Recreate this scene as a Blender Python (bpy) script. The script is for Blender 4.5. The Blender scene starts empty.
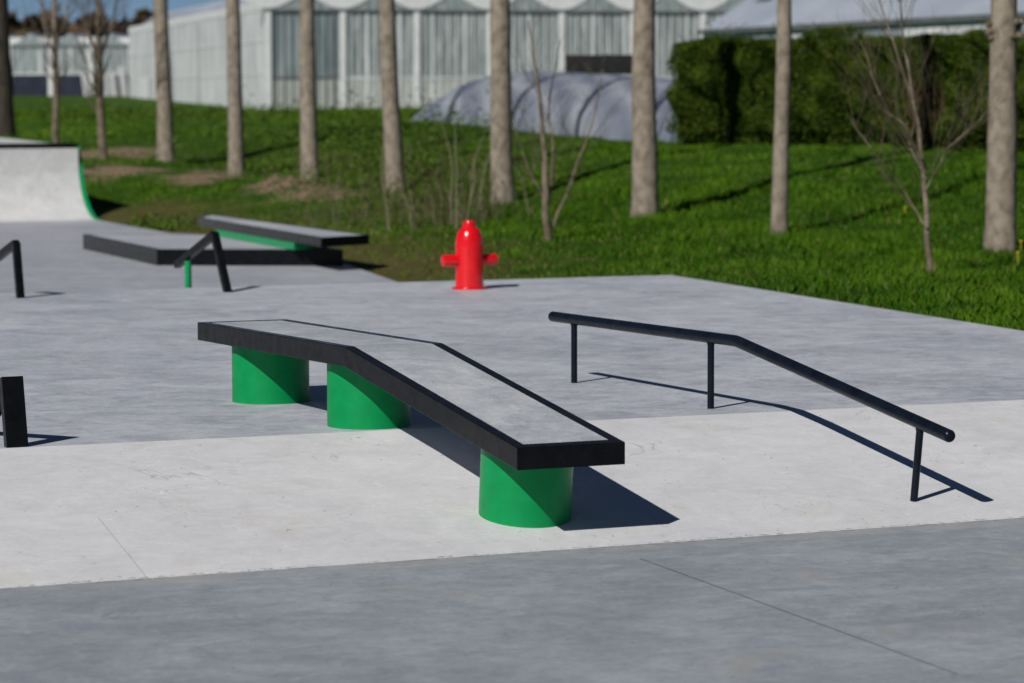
import bpy, bmesh, math, random
import numpy as np
from mathutils import Vector, Matrix, noise
random.seed(7); rng = np.random.default_rng(7)
S = bpy.context.scene
C = bpy.data.collections.new("park"); S.collection.children.link(C)
R = math.radians

# ------------------------------------------------------------------ camera
F_PX, PITCH, YAW, ROLL = 3148.5, -0.0785, 0.4312, -0.0023
CAM = np.array([-6.146, -15.5767, 1.8])
_F = np.array([math.sin(YAW)*math.cos(PITCH), math.cos(YAW)*math.cos(PITCH), math.sin(PITCH)])
_R = np.array([math.cos(YAW), -math.sin(YAW), 0.0]); _U = np.cross(_R, _F)
_R2 = _R*math.cos(ROLL)+_U*math.sin(ROLL); _U2 = -_R*math.sin(ROLL)+_U*math.cos(ROLL)
cd = bpy.data.cameras.new("camera"); cam = bpy.data.objects.new("camera", cd); C.objects.link(cam)
cd.sensor_width = 36; cd.lens = F_PX/1024*36; cd.clip_start = 0.5; cd.clip_end = 4000
m = Matrix.Identity(4)
for i in range(3):
    m[i][0] = _R2[i]; m[i][1] = _U2[i]; m[i][2] = -_F[i]; m[i][3] = CAM[i]
cam.matrix_world = m
cd.dof.use_dof = True; cd.dof.focus_distance = 16.8; cd.dof.aperture_fstop = 2.9
S.camera = cam

def ray(px, py): return _F + _R2*(px-512)/F_PX - _U2*(py-341.5)/F_PX
def at(px, py, depth): return CAM + ray(px, py)*depth          # a point seen at a pixel, `depth` metres away
def on(px, py, z=0.0):                                          # the point of the level z seen at a pixel
    d = ray(px, py); return CAM + d*((z-CAM[2])/d[2])
def inview(P):                                                  # world points -> pixel, depth
    d = np.asarray(P)-CAM; z = d@_F
    return 512+F_PX*(d@_R2)/z, 341.5-F_PX*(d@_U2)/z, z

# ------------------------------------------------------------------ materials
def mat(name, base=(.5,.5,.5), rough=.6, spec=.5, metal=0.0):
    mt = bpy.data.materials.new(name); mt.use_nodes = True
    b = mt.node_tree.nodes["Principled BSDF"]
    b.inputs["Base Color"].default_value = (*base, 1); b.inputs["Roughness"].default_value = rough
    b.inputs["Specular IOR Level"].default_value = spec; b.inputs["Metallic"].default_value = metal
    return mt
class NT:
    def __init__(s, mt): s.t = mt.node_tree; s.b = s.t.nodes["Principled BSDF"]; s._c = None
    def n(s, typ, **kw):
        x = s.t.nodes.new(typ)
        for k, v in kw.items(): setattr(x, k, v)
        return x
    def l(s, a, b): s.t.links.new(a, b)
    def pos(s):
        if s._c is None: s._c = s.n("ShaderNodeTexCoord").outputs["Object"]
        return s._c
    def mapped(s, scale=(1,1,1), rot=(0,0,0), loc=(0,0,0)):
        m = s.n("ShaderNodeMapping"); m.inputs["Scale"].default_value = scale; m.inputs["Rotation"].default_value = rot
        m.inputs["Location"].default_value = loc; s.l(s.pos(), m.inputs[0]); return m.outputs[0]
    def noise(s, scale, detail=5, rough=.55, vec=None, dist=0.0):
        x = s.n("ShaderNodeTexNoise"); x.inputs["Scale"].default_value = scale; x.inputs["Detail"].default_value = detail
        x.inputs["Roughness"].default_value = rough; x.inputs["Distortion"].default_value = dist
        s.l(vec if vec is not None else s.pos(), x.inputs["Vector"]); return x.outputs["Fac"]
    def ramp(s, fac, stops):
        r = s.n("ShaderNodeValToRGB"); el = r.color_ramp.elements
        while len(el) < len(stops): el.new(.5)
        for e, (p, c) in zip(el, stops):
            e.position = p; e.color = (*c, 1) if not isinstance(c, (int, float)) else (c, c, c, 1)
        s.l(fac, r.inputs[0]); return r.outputs[0]
    def mix(s, fac, a, b, mode='MIX'):
        x = s.n("ShaderNodeMix", data_type='RGBA', blend_type=mode)
        for sock, v in ((x.inputs[0], fac), (x.inputs[6], a), (x.inputs[7], b)):
            if isinstance(v, bpy.types.NodeSocket): s.l(v, sock)
            elif isinstance(v, (int, float)): sock.default_value = v
            else: sock.default_value = (*v, 1)
        return x.outputs[2]
    def math(s, op, a, b=0.0, clamp=False):
        x = s.n("ShaderNodeMath", operation=op); x.use_clamp = clamp
        for i, v in enumerate((a, b)):
            if isinstance(v, bpy.types.NodeSocket): s.l(v, x.inputs[i])
            else: x.inputs[i].default_value = v
        return x.outputs[0]
    def bump(s, h, strength=.2, dist=.02):
        x = s.n("ShaderNodeBump"); x.inputs["Strength"].default_value = strength; x.inputs["Distance"].default_value = dist
        s.l(h, x.inputs["Height"]); s.l(x.outputs[0], s.b.inputs["Normal"])
    def line(s, p, q, width):                                   # mask: 1 on the segment p-q (horizontal plane)
        sp = s.n("ShaderNodeSeparateXYZ"); s.l(s.pos(), sp.inputs[0])
        d = Vector((q[0]-p[0], q[1]-p[1])); L = d.length; d /= L; nn = (-d.y, d.x)
        def dot(v, c):
            return s.math('ADD', s.math('ADD', s.math('MULTIPLY', sp.outputs[0], v[0]), s.math('MULTIPLY', sp.outputs[1], v[1])), c)
        across = dot(nn, -(nn[0]*p[0]+nn[1]*p[1])); along = dot(d, -(d[0]*p[0]+d[1]*p[1]))
        wob = s.math('MULTIPLY', s.math('SUBTRACT', s.noise(3.0, 3), .5), .012)
        a = s.math('LESS_THAN', s.math('ABSOLUTE', s.math('ADD', across, wob)), width/2)
        b = s.math('LESS_THAN', s.math('ABSOLUTE', s.math('SUBTRACT', along, L/2)), L/2)
        return s.math('MULTIPLY', a, b)

XL0 = -26.0
def concrete(name, dark, mid, light, rough=.45, lines=(), seed=0.0, warm=None, spec=.5, edge=False, streak=.14, foot_=False):
    mt = mat(name, mid, rough, spec); N = NT(mt)
    v1 = N.mapped((1,1,1), loc=(seed,seed*2,0))
    big = N.noise(.55, 4, .6, v1, .6); med = N.noise(2.6, 6, .65, v1, 1.2); fine = N.noise(17, 10, .78, v1, 1.1)
    grain = N.noise(160, 3, .6, v1)
    f = N.math('ADD', N.math('ADD', N.math('MULTIPLY', big, .28), N.math('MULTIPLY', med, .27)), N.math('MULTIPLY', fine, .45))
    c = N.ramp(f, [(.39, dark), (.50, mid), (.60, light)])
    # pale lime smears left by the float
    sm = N.ramp(N.noise(4.5, 9, .75, N.mapped((1, 1, 1), loc=(3+seed, 9, 0)), 2.2), [(.58, 0.0), (.70, 1.0)])
    c = N.mix(N.math('MULTIPLY', sm, .38), c, tuple(min(1, x*1.35) for x in light))
    # fine float marks running roughly along the slab
    fs = N.ramp(N.noise(7.5, 9, .78, N.mapped((.55, 1.7, 1), (0,0,R(12)), (seed, 3, 0)), .8), [(.38, .72), (.50, 1.0), (.66, 1.22)])
    c = N.mix(streak, c, fs, 'MULTIPLY')
    if warm:
        wm = N.ramp(N.noise(1.7, 6, .7, N.mapped((1,1,1), loc=(8+seed, 1, 0)), 1.0), [(.56, 0.0), (.68, 1.0)])
        c = N.mix(N.math('MULTIPLY', wm, .40), c, warm)
    c = N.mix(.25, c, N.ramp(grain, [(.3, .55), (.7, 1.0)]), 'MULTIPLY')
    # little dark specks and scuffs
    sp = N.ramp(N.noise(26, 2, .4, N.mapped((1,1,1), loc=(5,seed,0))), [(.745, 0.0), (.765, 1.0)])
    c = N.mix(N.math('MULTIPLY', sp, .55), c, (.05,.05,.05))
    for p, q, w, col, k in lines:
        c = N.mix(N.math('MULTIPLY', N.line(p, q, w), k), c, col)
    # hairline scratches and trowel arcs
    for k_, (sc, th, amt) in enumerate(((.9, .0035, .30), (2.4, .004, .22))):
        hn_ = N.noise(sc, 4, .55, N.mapped((1,1,1), loc=(11+seed+k_*5, 2, 0)), 2.5)
        hm = N.math('LESS_THAN', N.math('ABSOLUTE', N.math('SUBTRACT', hn_, .5)), th)
        hm = N.math('MULTIPLY', hm, N.ramp(N.noise(1.3, 3, .6, N.mapped((1,1,1), loc=(seed, 14+k_, 0))), [(.48, 0.0), (.62, 1.0)]))
        c = N.mix(N.math('MULTIPLY', hm, amt), c, (.10,.10,.10) if k_ == 0 else (.72,.72,.72))
    if foot_:
        cr = N.math('MULTIPLY', N.line((XL0,-2.312), (20,-2.312), .022), N.ramp(N.noise(19, 6, .8, N.mapped((1,1,1), loc=(2,6,0))), [(.53, 0.0), (.57, 1.0)]))
        c = N.mix(N.math('MULTIPLY', cr, .6), c, (.20,.19,.17))
    if edge:                                                    # dusty strip and broken joint along the foot of the bank
        st = N.math('MULTIPLY', N.line((XL0,-2.42), (20,-2.42), .20), N.ramp(N.noise(3.5, 7, .7, N.mapped((.5,1,1))), [(.38, 0.0), (.62, 1.0)]))
        c = N.mix(N.math('MULTIPLY', st, .42), c, (.42,.40,.35))
        cr = N.math('MULTIPLY', N.line((XL0,-2.338), (20,-2.338), .016), N.ramp(N.noise(6, 4, .7, N.mapped((1,1,1), loc=(4,4,0))), [(.50, 0.0), (.54, 1.0)]))
        c = N.mix(N.math('MULTIPLY', cr, .8), c, (.06,.055,.05))
    N.l(c, N.b.inputs["Base Color"])
    N.l(N.ramp(med, [(.35, rough-.10), (.65, rough+.12)]), N.b.inputs["Roughness"])
    N.bump(N.math('ADD', N.math('MULTIPLY', fine, .7), N.math('MULTIPLY', grain, .12)), .22, .012)
    return mt

jA, jB = on(640,563,-.36), on(958,680,-.36)
kA, kB = on(98,530,-.25), on(150,580,-.34)
M = {}
M['deck'] = concrete('trowelled_grey_concrete', (.31,.33,.37), (.46,.482,.53), (.59,.61,.65), .6, seed=1.0, warm=(.56,.54,.505), streak=.38)
M['lower'] = concrete('weathered_grey_concrete', (.235,.257,.288), (.305,.332,.367), (.385,.41,.44), .6, streak=.40, seed=4.0,
    lines=[(jA[:2], jB[:2], .012, (.08,.08,.08), .75), (on(628,572,-.36)[:2], on(850,540,-.36)[:2], .01, (.12,.11,.10), .0)],
    warm=(.34,.32,.27), edge=True)
M['bank'] = concrete('pale_bank_concrete', (.61,.61,.625), (.665,.662,.675), (.715,.712,.72), .62, seed=7.0, warm=(.60,.565,.49),
    lines=[(kA[:2], kB[:2], .006, (.34,.33,.31), .5)], spec=.3, foot_=True)
M['far'] = concrete('far_deck_concrete', (.30,.315,.345), (.385,.40,.435), (.46,.475,.51), .6, seed=9.0, streak=.3)
M['ramp'] = concrete('smooth_ramp_concrete', (.50,.50,.49), (.62,.62,.61), (.72,.72,.71), .6, seed=2.0)
M['infill'] = concrete('ledge_top_concrete', (.34,.36,.39), (.44,.46,.49), (.57,.585,.60), .5, seed=5.0)

def paint(name, col, rough=.3, var=.25, scuff=None, coat=0.0, spec=.5):
    mt = mat(name, col, rough); N = NT(mt)
    f = N.noise(9, 6, .6)
    N.b.inputs['Specular IOR Level'].default_value = spec
    c = N.mix(N.ramp(f, [(.35, 0.0), (.7, 1.0)]), tuple(x*(1-var) for x in col), tuple(min(1, x*(1+var)) for x in col))
    if scuff:
        s = N.ramp(N.noise(34, 5, .7, N.mapped((1,1,2.5))), [(.66, 0.0), (.70, 1.0)])
        c = N.mix(N.math('MULTIPLY', s, .6), c, scuff)
    N.l(c, N.b.inputs["Base Color"])
    N.l(N.ramp(N.noise(14, 4, .6), [(.3, max(.05, rough-.08)), (.7, rough+.12)]), N.b.inputs["Roughness"])
    N.b.inputs["Coat Weight"].default_value = coat
    N.bump(N.noise(60, 3, .5), .06, .004)
    return mt
M['black'] = paint('black_steel_paint', (.006,.0065,.008), .24, .3, (.04,.04,.045))
M['black'].node_tree.nodes['Principled BSDF'].inputs['Specular IOR Level'].default_value = .10
M['rail'] = paint('black_rail_paint', (.006,.009,.016), .26, .3, spec=.14)
M['green'] = paint('green_pillar_paint', (.0003,.245,.066), .38, .10, (.03,.09,.045), spec=.22)
M['green_edge'] = paint('green_edge_paint', (.001,.27,.09), .45, .08, spec=.3)
M['red'] = paint('red_gloss_paint', (.68,.004,.008), .2, .08, coat=.3)

def simple(name, a, b, scale=4, rough=.7, vec=None, det=5, spec=.4, bump=.2, lo=.35, hi=.65, mscale=(1,1,1)):
    mt = mat(name, a, rough, spec); N = NT(mt)
    f = N.noise(scale, det, .6, N.mapped(mscale))
    N.l(N.ramp(f, [(lo, a), (hi, b)]), N.b.inputs["Base Color"]); N.bump(f, bump, .03); return mt
M['bark'] = simple('pale_poplar_bark', (.135,.112,.082), (.295,.25,.195), 4.5, .9, mscale=(1.5,1.5,1.2), bump=.6, lo=.30, hi=.60, spec=.1)
M['bark_dark'] = simple('dark_ridged_bark', (.012,.010,.008), (.065,.052,.036), 6, .9, mscale=(3,3,.5), bump=.8)
M['twig'] = simple('bare_twig_bark', (.07,.052,.035), (.16,.12,.08), 8, .8)
M['stem'] = simple('pale_young_bark', (.08,.062,.040), (.22,.175,.12), 6, .8)
M['soil'] = simple('dry_soil', (.13,.09,.055), (.30,.23,.16), 9, .95, bump=.9)
M['white_sheet'] = simple('white_wall_sheeting', (.52,.54,.54), (.76,.77,.77), .35, .45, bump=.05, mscale=(2,2,.8))
M['white_paint'] = simple('white_frame_paint', (.66,.67,.67), (.78,.78,.77), 2, .5, bump=.03)
M['roof_white'] = simple('whitewashed_roof_glass', (.58,.64,.74), (.74,.79,.86), .6, .35, bump=.05, mscale=(.5,.5,.5))
M['dark_frame'] = simple('grey_frame_metal', (.09,.10,.10), (.16,.17,.17), 3, .5, bump=.03)
M['net'] = simple('black_screen_cloth', (.006,.006,.007), (.018,.018,.02), 2, .9)
M['navy'] = simple('dark_blue_screen_cloth', (.010,.013,.028), (.022,.028,.05), 1.2, .8)
def glassy(name, a, b, c, sc=1.6):
    mt = mat(name, a, .22, .6); N = NT(mt)
    f = N.noise(sc*4.5, 5, .7, N.mapped((1.0,1.0,.08))); g = N.noise(.8, 3, .5)
    col = N.ramp(f, [(.36, a), (.50, b), (.64, c)])
    col = N.mix(N.math('MULTIPLY', g, .35), col, (.14,.17,.15))
    N.l(col, N.b.inputs["Base Color"]); return mt
M['glass'] = glassy('greenhouse_glass_over_screens', (.15,.18,.185), (.28,.32,.325), (.58,.62,.62))
M['glass_clear'] = glassy('blue_grey_glass', (.16,.20,.215), (.25,.30,.32), (.40,.45,.46), .5)
M['glass_low'] = glassy('pale_lower_glass', (.36,.38,.35), (.50,.52,.48), (.66,.67,.63))
# film of the tunnel: wrinkled, slightly shiny
mt = mat('grey_tunnel_film', (.2,.22,.27), .38, .5); N = NT(mt)
f = N.noise(2.2, 5, .6, N.mapped((1,1,1)), 1.0)
w = N.n("ShaderNodeTexWave"); w.inputs["Scale"].default_value = .42; w.inputs["Distortion"].default_value = 5; w.inputs["Detail"].default_value = 3
N.l(N.mapped((1,1,.8), (0,0,R(20))), w.inputs[0])
N.l(N.ramp(N.math('ADD', N.math('MULTIPLY', f, .6), N.math('MULTIPLY', w.outputs["Fac"], .4)), [(.25, (.17,.19,.235)), (.55, (.25,.27,.31)), (.8, (.36,.375,.405))]), N.b.inputs["Base Color"])
N.bump(w.outputs["Fac"], .12, .03); M['film'] = mt
# leaves with a per-leaf random value
def leaf(name, stops, rough=.55, trans=.25):
    mt = mat(name, (.05,.1,.02), rough, .08); N = NT(mt)
    a = N.n("ShaderNodeAttribute", attribute_name='rnd')
    N.l(N.ramp(a.outputs["Fac"], stops), N.b.inputs["Base Color"])
    return mt
M['hedge'] = leaf('hedge_leaves', [(0,(.012,.027,.004)), (.5,(.038,.066,.006)), (.85,(.085,.120,.011)), (.93,(.13,.13,.02)), (1,(.12,.06,.022))], .5)
M['grass'] = leaf('grass_blades', [(0,(.016,.046,.003)), (.45,(.042,.104,.005)), (.8,(.080,.165,.007)), (.92,(.16,.20,.025)), (1,(.20,.17,.07))], .5)
M['drygrass'] = leaf('dry_weed_stems', [(0,(.055,.055,.018)), (.6,(.11,.10,.045)), (1,(.28,.25,.17))], .8)
M['weed'] = leaf('weed_leaves', [(0,(.032,.060,.008)), (1,(.085,.135,.016))], .6)
M['flower'] = mat('yellow_petals', (.75,.62,.02), .6)
M['wood_far'] = leaf('bare_winter_crowns', [(0,(.035,.026,.022)), (.6,(.075,.052,.042)), (.85,(.10,.065,.04)), (1,(.07,.075,.035))], .9)
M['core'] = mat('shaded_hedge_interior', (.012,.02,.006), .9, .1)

# ground: grass with brown bare areas (vertex attribute "dirt": where the soil shows)
mt = mat('grass_ground', (.05,.1,.02), .9, .15); N = NT(mt)
a = N.n("ShaderNodeAttribute", attribute_name='dirt')
g1 = N.noise(1.3, 6, .65); g2 = N.noise(14, 6, .7); g3 = N.noise(60, 3, .6)
gr = N.ramp(N.math('ADD', N.math('MULTIPLY', g1, .5), N.math('MULTIPLY', g2, .5)), [(.36,(.017,.048,.003)), (.5,(.046,.108,.005)), (.64,(.086,.165,.008))])
so = N.ramp(g2, [(.3,(.070,.068,.014)), (.55,(.125,.112,.030)), (.72,(.21,.17,.08))])
b2 = N.n("ShaderNodeAttribute", attribute_name='bare')
bs = N.ramp(g2, [(.3,(.14,.09,.05)), (.55,(.33,.24,.155)), (.72,(.46,.36,.24))])
m1 = N.math('ADD', a.outputs["Fac"], N.math('MULTIPLY', N.math('SUBTRACT', g1, .5), 1.4), True)
m1 = N.ramp(m1, [(.35, 0.0), (.7, 1.0)])
m2 = N.ramp(N.math('ADD', b2.outputs["Fac"], N.math('MULTIPLY', N.math('ADD', N.math('SUBTRACT', g2, .5), N.math('SUBTRACT', g1, .5)), 2.8)), [(.45, 0.0), (.66, 1.0)])
N.l(N.mix(m2, N.mix(m1, gr, so), bs), N.b.inputs["Base Color"])
N.bump(N.math('ADD', g2, N.math('MULTIPLY', g3, .4)), .9, .10); M['ground'] = mt

# ------------------------------------------------------------------ object helpers
def link(o, parent=None):
    C.objects.link(o)
    if parent is not None: o.parent = parent
    return o
def mesh(name, verts, faces, m_, parent=None, smooth=False):
    me = bpy.data.meshes.new(name); me.from_pydata([tuple(v) for v in verts], [], faces); me.update()
    bm = bmesh.new(); bm.from_mesh(me); bmesh.ops.recalc_face_normals(bm, faces=bm.faces); bm.to_mesh(me); bm.free()
    if smooth: me.shade_smooth()
    me.materials.append(m_); return link(bpy.data.objects.new(name, me), parent)
def from_bm(name, bm, m_, parent=None, smooth=False, bevel=0.0, seg=2, angle=30):
    me = bpy.data.meshes.new(name); bmesh.ops.recalc_face_normals(bm, faces=bm.faces); bm.to_mesh(me); bm.free()
    if smooth: me.shade_smooth(); me.set_sharp_from_angle(angle=R(35))
    me.materials.append(m_); o = link(bpy.data.objects.new(name, me), parent)
    if bevel:
        b = o.modifiers.new("bevel", 'BEVEL'); b.width = bevel; b.segments = seg; b.limit_method = 'ANGLE'; b.angle_limit = R(angle)
    return o
def empty(name, loc, rz=0.0):
    o = bpy.data.objects.new(name, None); o.location = tuple(loc); o.rotation_euler = (0,0,rz); o.empty_display_size = .2; C.objects.link(o); return o
def tag(o, label=None, cat=None, group=None, kind=None):
    if label: o['label'] = label
    if cat: o['category'] = cat
    if group: o['group'] = group
    if kind: o['kind'] = kind
    return o
def prism(bm, prof, x0, x1, ax='x'):
    """extrude a YZ profile from x0 to x1"""
    a = [bm.verts.new((x0, y, z)) for y, z in prof]; b = [bm.verts.new((x1, y, z)) for y, z in prof]
    bm.faces.new(a); bm.faces.new(list(reversed(b)))
    n = len(prof)
    for i in range(n): bm.faces.new((a[i], b[i], b[(i+1)%n], a[(i+1)%n]))
def poly_prism(bm, pts, z0, z1):
    a = [bm.verts.new((p[0], p[1], z0)) for p in pts]; b = [bm.verts.new((p[0], p[1], z1)) for p in pts]
    bm.faces.new(a); bm.faces.new(list(reversed(b))); n = len(pts)
    for i in range(n): bm.faces.new((a[i], b[i], b[(i+1)%n], a[(i+1)%n]))
def tube(bm, pts, radii, sides=12, caps=True, squash=None):
    pts = [Vector(p) for p in pts]; rings = []
    prevn = None
    for i, p in enumerate(pts):
        d0 = (pts[i]-pts[i-1]).normalized() if i else None; d1 = (pts[i+1]-pts[i]).normalized() if i < len(pts)-1 else None
        d = ((d0 or d1)+(d1 or d0)).normalized()
        k = 1.0/max(.5, d.dot(d1 or d0))
        ref = Vector((0,0,1)) if abs(d.z) < .9 else Vector((1,0,0))
        if prevn is not None: ref = prevn
        u = (ref-d*ref.dot(d)).normalized(); v = d.cross(u); prevn = u
        r = radii[i] if hasattr(radii, '__len__') else radii
        ring = []
        for j in range(sides):
            a = 2*math.pi*j/sides
            ring.append(bm.verts.new(p+(u*math.cos(a)*(k if not squash else 1)+v*math.sin(a))*r))
        rings.append(ring)
    for A, B in zip(rings, rings[1:]):
        for j in range(sides): bm.faces.new((A[j], A[(j+1)%sides], B[(j+1)%sides], B[j]))
    if caps: bm.faces.new(list(reversed(rings[0]))); bm.faces.new(rings[-1])
    return rings
def lathe(bm, prof, sides=40, origin=(0,0,0), axis=None):
    axis = axis or Matrix.Identity(3); rings = []
    for r, z in prof:
        rings.append([bm.verts.new(Vector(origin)+axis@Vector((r*math.cos(2*math.pi*j/sides), r*math.sin(2*math.pi*j/sides), z))) for j in range(sides)])
    for A, B in zip(rings, rings[1:]):
        for j in range(sides): bm.faces.new((A[j], A[(j+1)%sides], B[(j+1)%sides], B[j]))
    bm.faces.new(list(reversed(rings[0]))); bm.faces.new(rings[-1])
def box(bm, lo, hi):
    poly_prism(bm, [(lo[0],lo[1]),(hi[0],lo[1]),(hi[0],hi[1]),(lo[0],hi[1])], lo[2], hi[2])
def quads(name, centers, sizes, m_, rnd, parent=None, normals=None, aspect=.6):
    """many small leaf faces spread through space, one mesh"""
    n = len(centers); a = rng.normal(size=(n,3)); a /= np.linalg.norm(a,axis=1)[:,None]
    b = rng.normal(size=(n,3)); b -= (b*a).sum(1)[:,None]*a; b /= np.linalg.norm(b,axis=1)[:,None]
    s = np.asarray(sizes)[:,None]
    V = np.concatenate([centers-a*s, centers-b*s*aspect*.9, centers+a*s, centers+b*s*aspect], 0)
    idx = np.arange(n); Fc = np.stack([idx, idx+n, idx+2*n, idx+3*n], 1)
    return fastmesh(name, V, Fc, m_, np.tile(rnd, 4), parent)
def fastmesh(name, V, Fc, m_, rnd=None, parent=None, smooth=False):
    me = bpy.data.meshes.new(name); k = Fc.shape[1]
    me.vertices.add(len(V)); me.vertices.foreach_set('co', np.asarray(V, np.float32).ravel())
    me.loops.add(Fc.size); me.loops.foreach_set('vertex_index', Fc.astype(np.int32).ravel())
    me.polygons.add(len(Fc)); me.polygons.foreach_set('loop_start', np.arange(0, Fc.size, k, dtype=np.int32)); me.polygons.foreach_set('loop_total', np.full(len(Fc), k, np.int32))
    me.update(calc_edges=True); me.validate()
    if rnd is not None:
        at_ = me.attributes.new('rnd', 'FLOAT', 'POINT'); at_.data.foreach_set('value', np.asarray(rnd, np.float32))
    if smooth: me.shade_smooth()
    me.materials.append(m_); return link(bpy.data.objects.new(name, me), parent)

# ------------------------------------------------------------------ concrete levels
SB = .1446; SL = math.tan(SB); B = 2.3277; ZL = -SL*B; SK = -.0215
corner = on(671,275); redge = on(1024,331); fcl = on(0,293); fc4 = on(400,283)
def c1y(x): return SK*x                                       # near crease
kf = (corner[1]-fcl[1])/(corner[0]-fcl[0])
def c2y(x): return fcl[1]+kf*(x-fcl[0])                       # far crease
de = (corner[0]-redge[0])/(corner[1]-redge[1])
def ex(y): return redge[0]+de*(y-redge[1])                    # right edge
XL = -26.0
def sheet(name, pts, m_, skirt=.45, cuts=0):
    """a slab: its top follows the given 3D outline, with skirts down into the ground"""
    bm = bmesh.new(); a = [bm.verts.new(p) for p in pts]; b = [bm.verts.new((p[0], p[1], p[2]-skirt)) for p in pts]
    bm.faces.new(a); n = len(pts)
    for i in range(n): bm.faces.new((a[i], b[i], b[(i+1)%n], a[(i+1)%n]))
    bm.faces.new(list(reversed(b)))
    o = from_bm(name, bm, m_); tag(o, kind='structure'); return o
x2 = ex(-B); x1 = ex(c1y(ex(0)))
sheet('upper_deck', [(XL,c1y(XL),0), (x1,c1y(x1),0), (corner[0],corner[1],0), (XL,c2y(XL),0)], M['deck'])
sheet('bank', [(XL,-B,ZL), (x2,-B,ZL), (x1,c1y(x1),0), (XL,c1y(XL),0)], M['bank'])
sheet('lower_deck', [(XL,-45,ZL), (16,-45,ZL), (16,-B,ZL), (XL,-B,ZL)], M['lower'])
foot = on(487,313,-.35)
ZF = -.353
e3 = on(346,264,ZF); e2 = on(214,235,ZF); e1 = on(170,233,ZF); qr = on(97,220,ZF)
fy = foot[1]
sheet('far_bank', [(XL,c2y(XL),0), (fc4[0],c2y(fc4[0]),0), (foot[0],fy,ZF), (XL,fy,ZF)], M['far'])
farpoly = [(XL,fy), (foot[0],fy), (e3[0],e3[1]), (e2[0],e2[1]), (e1[0],e1[1]), (qr[0],qr[1]), (XL,qr[1])]
sheet('far_deck', [(x,y,ZF) for x,y in farpoly], M['far'])
footprints = [[(XL-20,-45),(16,-45),(16,-B),(x2,-B),(x1,0),(corner[0],corner[1]),(fc4[0],c2y(fc4[0])),(foot[0],fy),(e3[0],e3[1]),(e2[0],e2[1]),(e1[0],e1[1]),(qr[0],qr[1]),(qr[0],qr[1]+9),(XL-20,qr[1]+9)]]

# ------------------------------------------------------------------ terrain
def tree_depth(px): return (5.81+18.6)/((px-512)/F_PX+.49)
ctrl = []
def cp(px, py, d): p = at(px, py+.045*F_PX/d*(d < 75), d); ctrl.append((p[0], p[1], p[2]))
TREES = [(1000,248,.385),(779,234,.235),(645,215,.40),(503,200,.375),(396,190,.335),(311,177,.335),(236,172,.32),(166,164,.36)]
for px, py, d in TREES: cp(px, py, tree_depth(px))
cp(5,136,72); cp(56,141,68); cp(101,157,63); cp(549,238,40.5); cp(928,272,32.4)
for p in [(410,124,75),(500,131,68),(650,142,60),(700,156,53),(860,158,52),(1030,162,50)]: cp(*p)
for p in [(131,97,208),(268,110,150),(500,108,153),(760,106,157),(10,95,215),(340,145,80),(120,110,150),(230,125,100),(900,100,110)]: cp(*p)
for a_, b_, t, z0 in [(redge,corner,0,-.03),(redge,corner,.5,-.03),(redge,corner,1,-.03),(corner,fc4,.6,-.05),(corner,fc4,1,-.07),(foot,e3,.35,ZF-.03),(foot,e3,1,ZF-.03),(e3,e2,.35,ZF-.03),(e3,e2,.7,ZF-.03),(e2,e1,1,ZF-.03),(e1,qr,.5,ZF-.03),(e1,qr,1,ZF-.03)]:
    p = a_+(b_-a_)*t; ctrl.append((p[0],p[1],z0))
ctrl += [(5.5,-2,-.03),(16,-2,-.1),(18,-20,-.4),(12,2,-.02),(qr[0],qr[1]+9,ZF+.1),(-26,45,ZF),(-46,0,-.35),(-46,-40,-.4),(30,-10,.1),(-20,90,.6),(45,20,.8),(60,60,1.2),(0,160,1.5),(120,120,1.5),(120,0,1.3)]
ctrl = np.array(ctrl)
def _rbf(A, Bp):
    d = np.linalg.norm(A[:,None,:]-Bp[None,:,:], axis=2); return np.sqrt(d*d+4.0)
Kc = _rbf(ctrl[:,:2], ctrl[:,:2]); n_ = len(ctrl)
A_ = np.zeros((n_+1, n_+1)); A_[:n_,:n_] = Kc-np.eye(n_)*.02
A_[:n_,n_] = 1; A_[n_,:n_] = 1
W_ = np.linalg.solve(A_, np.append(ctrl[:,2], 0))
def pip(P, poly):
    x, y = P[:,0], P[:,1]; ins = np.zeros(len(P), bool); j = len(poly)-1
    for i in range(len(poly)):
        xi, yi = poly[i]; xj, yj = poly[j]
        c = ((yi > y) != (yj > y)) & (x < (xj-xi)*(y-yi)/((yj-yi)+1e-12)+xi); ins ^= c; j = i
    return ins
def edge_dist(P, poly):
    out = np.full(len(P), 1e9); k = len(poly)
    for i in range(k):
        a = np.array(poly[i]); b = np.array(poly[(i+1)%k]); d = b-a
        t = np.clip(((P-a)@d)/(d@d), 0, 1); out = np.minimum(out, np.linalg.norm(P-(a+t[:,None]*d), axis=1))
    return out
def raw_h(P):
    P = np.asarray(P, float)[:,:2]; out = np.zeros(len(P))
    for i in range(0, len(P), 20000):
        out[i:i+20000] = _rbf(P[i:i+20000], ctrl[:,:2])@W_[:n_]+W_[n_]
    r = np.linalg.norm(P-np.array([15,40]), axis=1); k = np.clip((r-150)/120, 0, 1); k = k*k*(3-2*k)
    return out*(1-k)+1.5*k
def lumps(P):
    x, y = P[:,0], P[:,1]
    return (np.sin(x*1.9+y*.7)*np.sin(y*1.6-x*.5+1)*.5+np.sin(x*4.1-y*2.3)*np.sin(y*3.7+x*1.3)*.3+np.sin(x*.6+2)*np.sin(y*.5)*.5)
def hit(px, py):                                             # the point of the slope seen at a pixel
    dd = np.arange(20, 240, .25); rr = ray(px, py); P = CAM[None,:]+rr[None,:]*dd[:,None]; g_ = raw_h(P); k = np.argmax(g_ > P[:,2])
    return P[k] if g_[k] > P[k,2] else P[-1]
bare_spots = []                                               # heaps and scrapes of bare soil (pixel, depth, radius, height)
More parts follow.
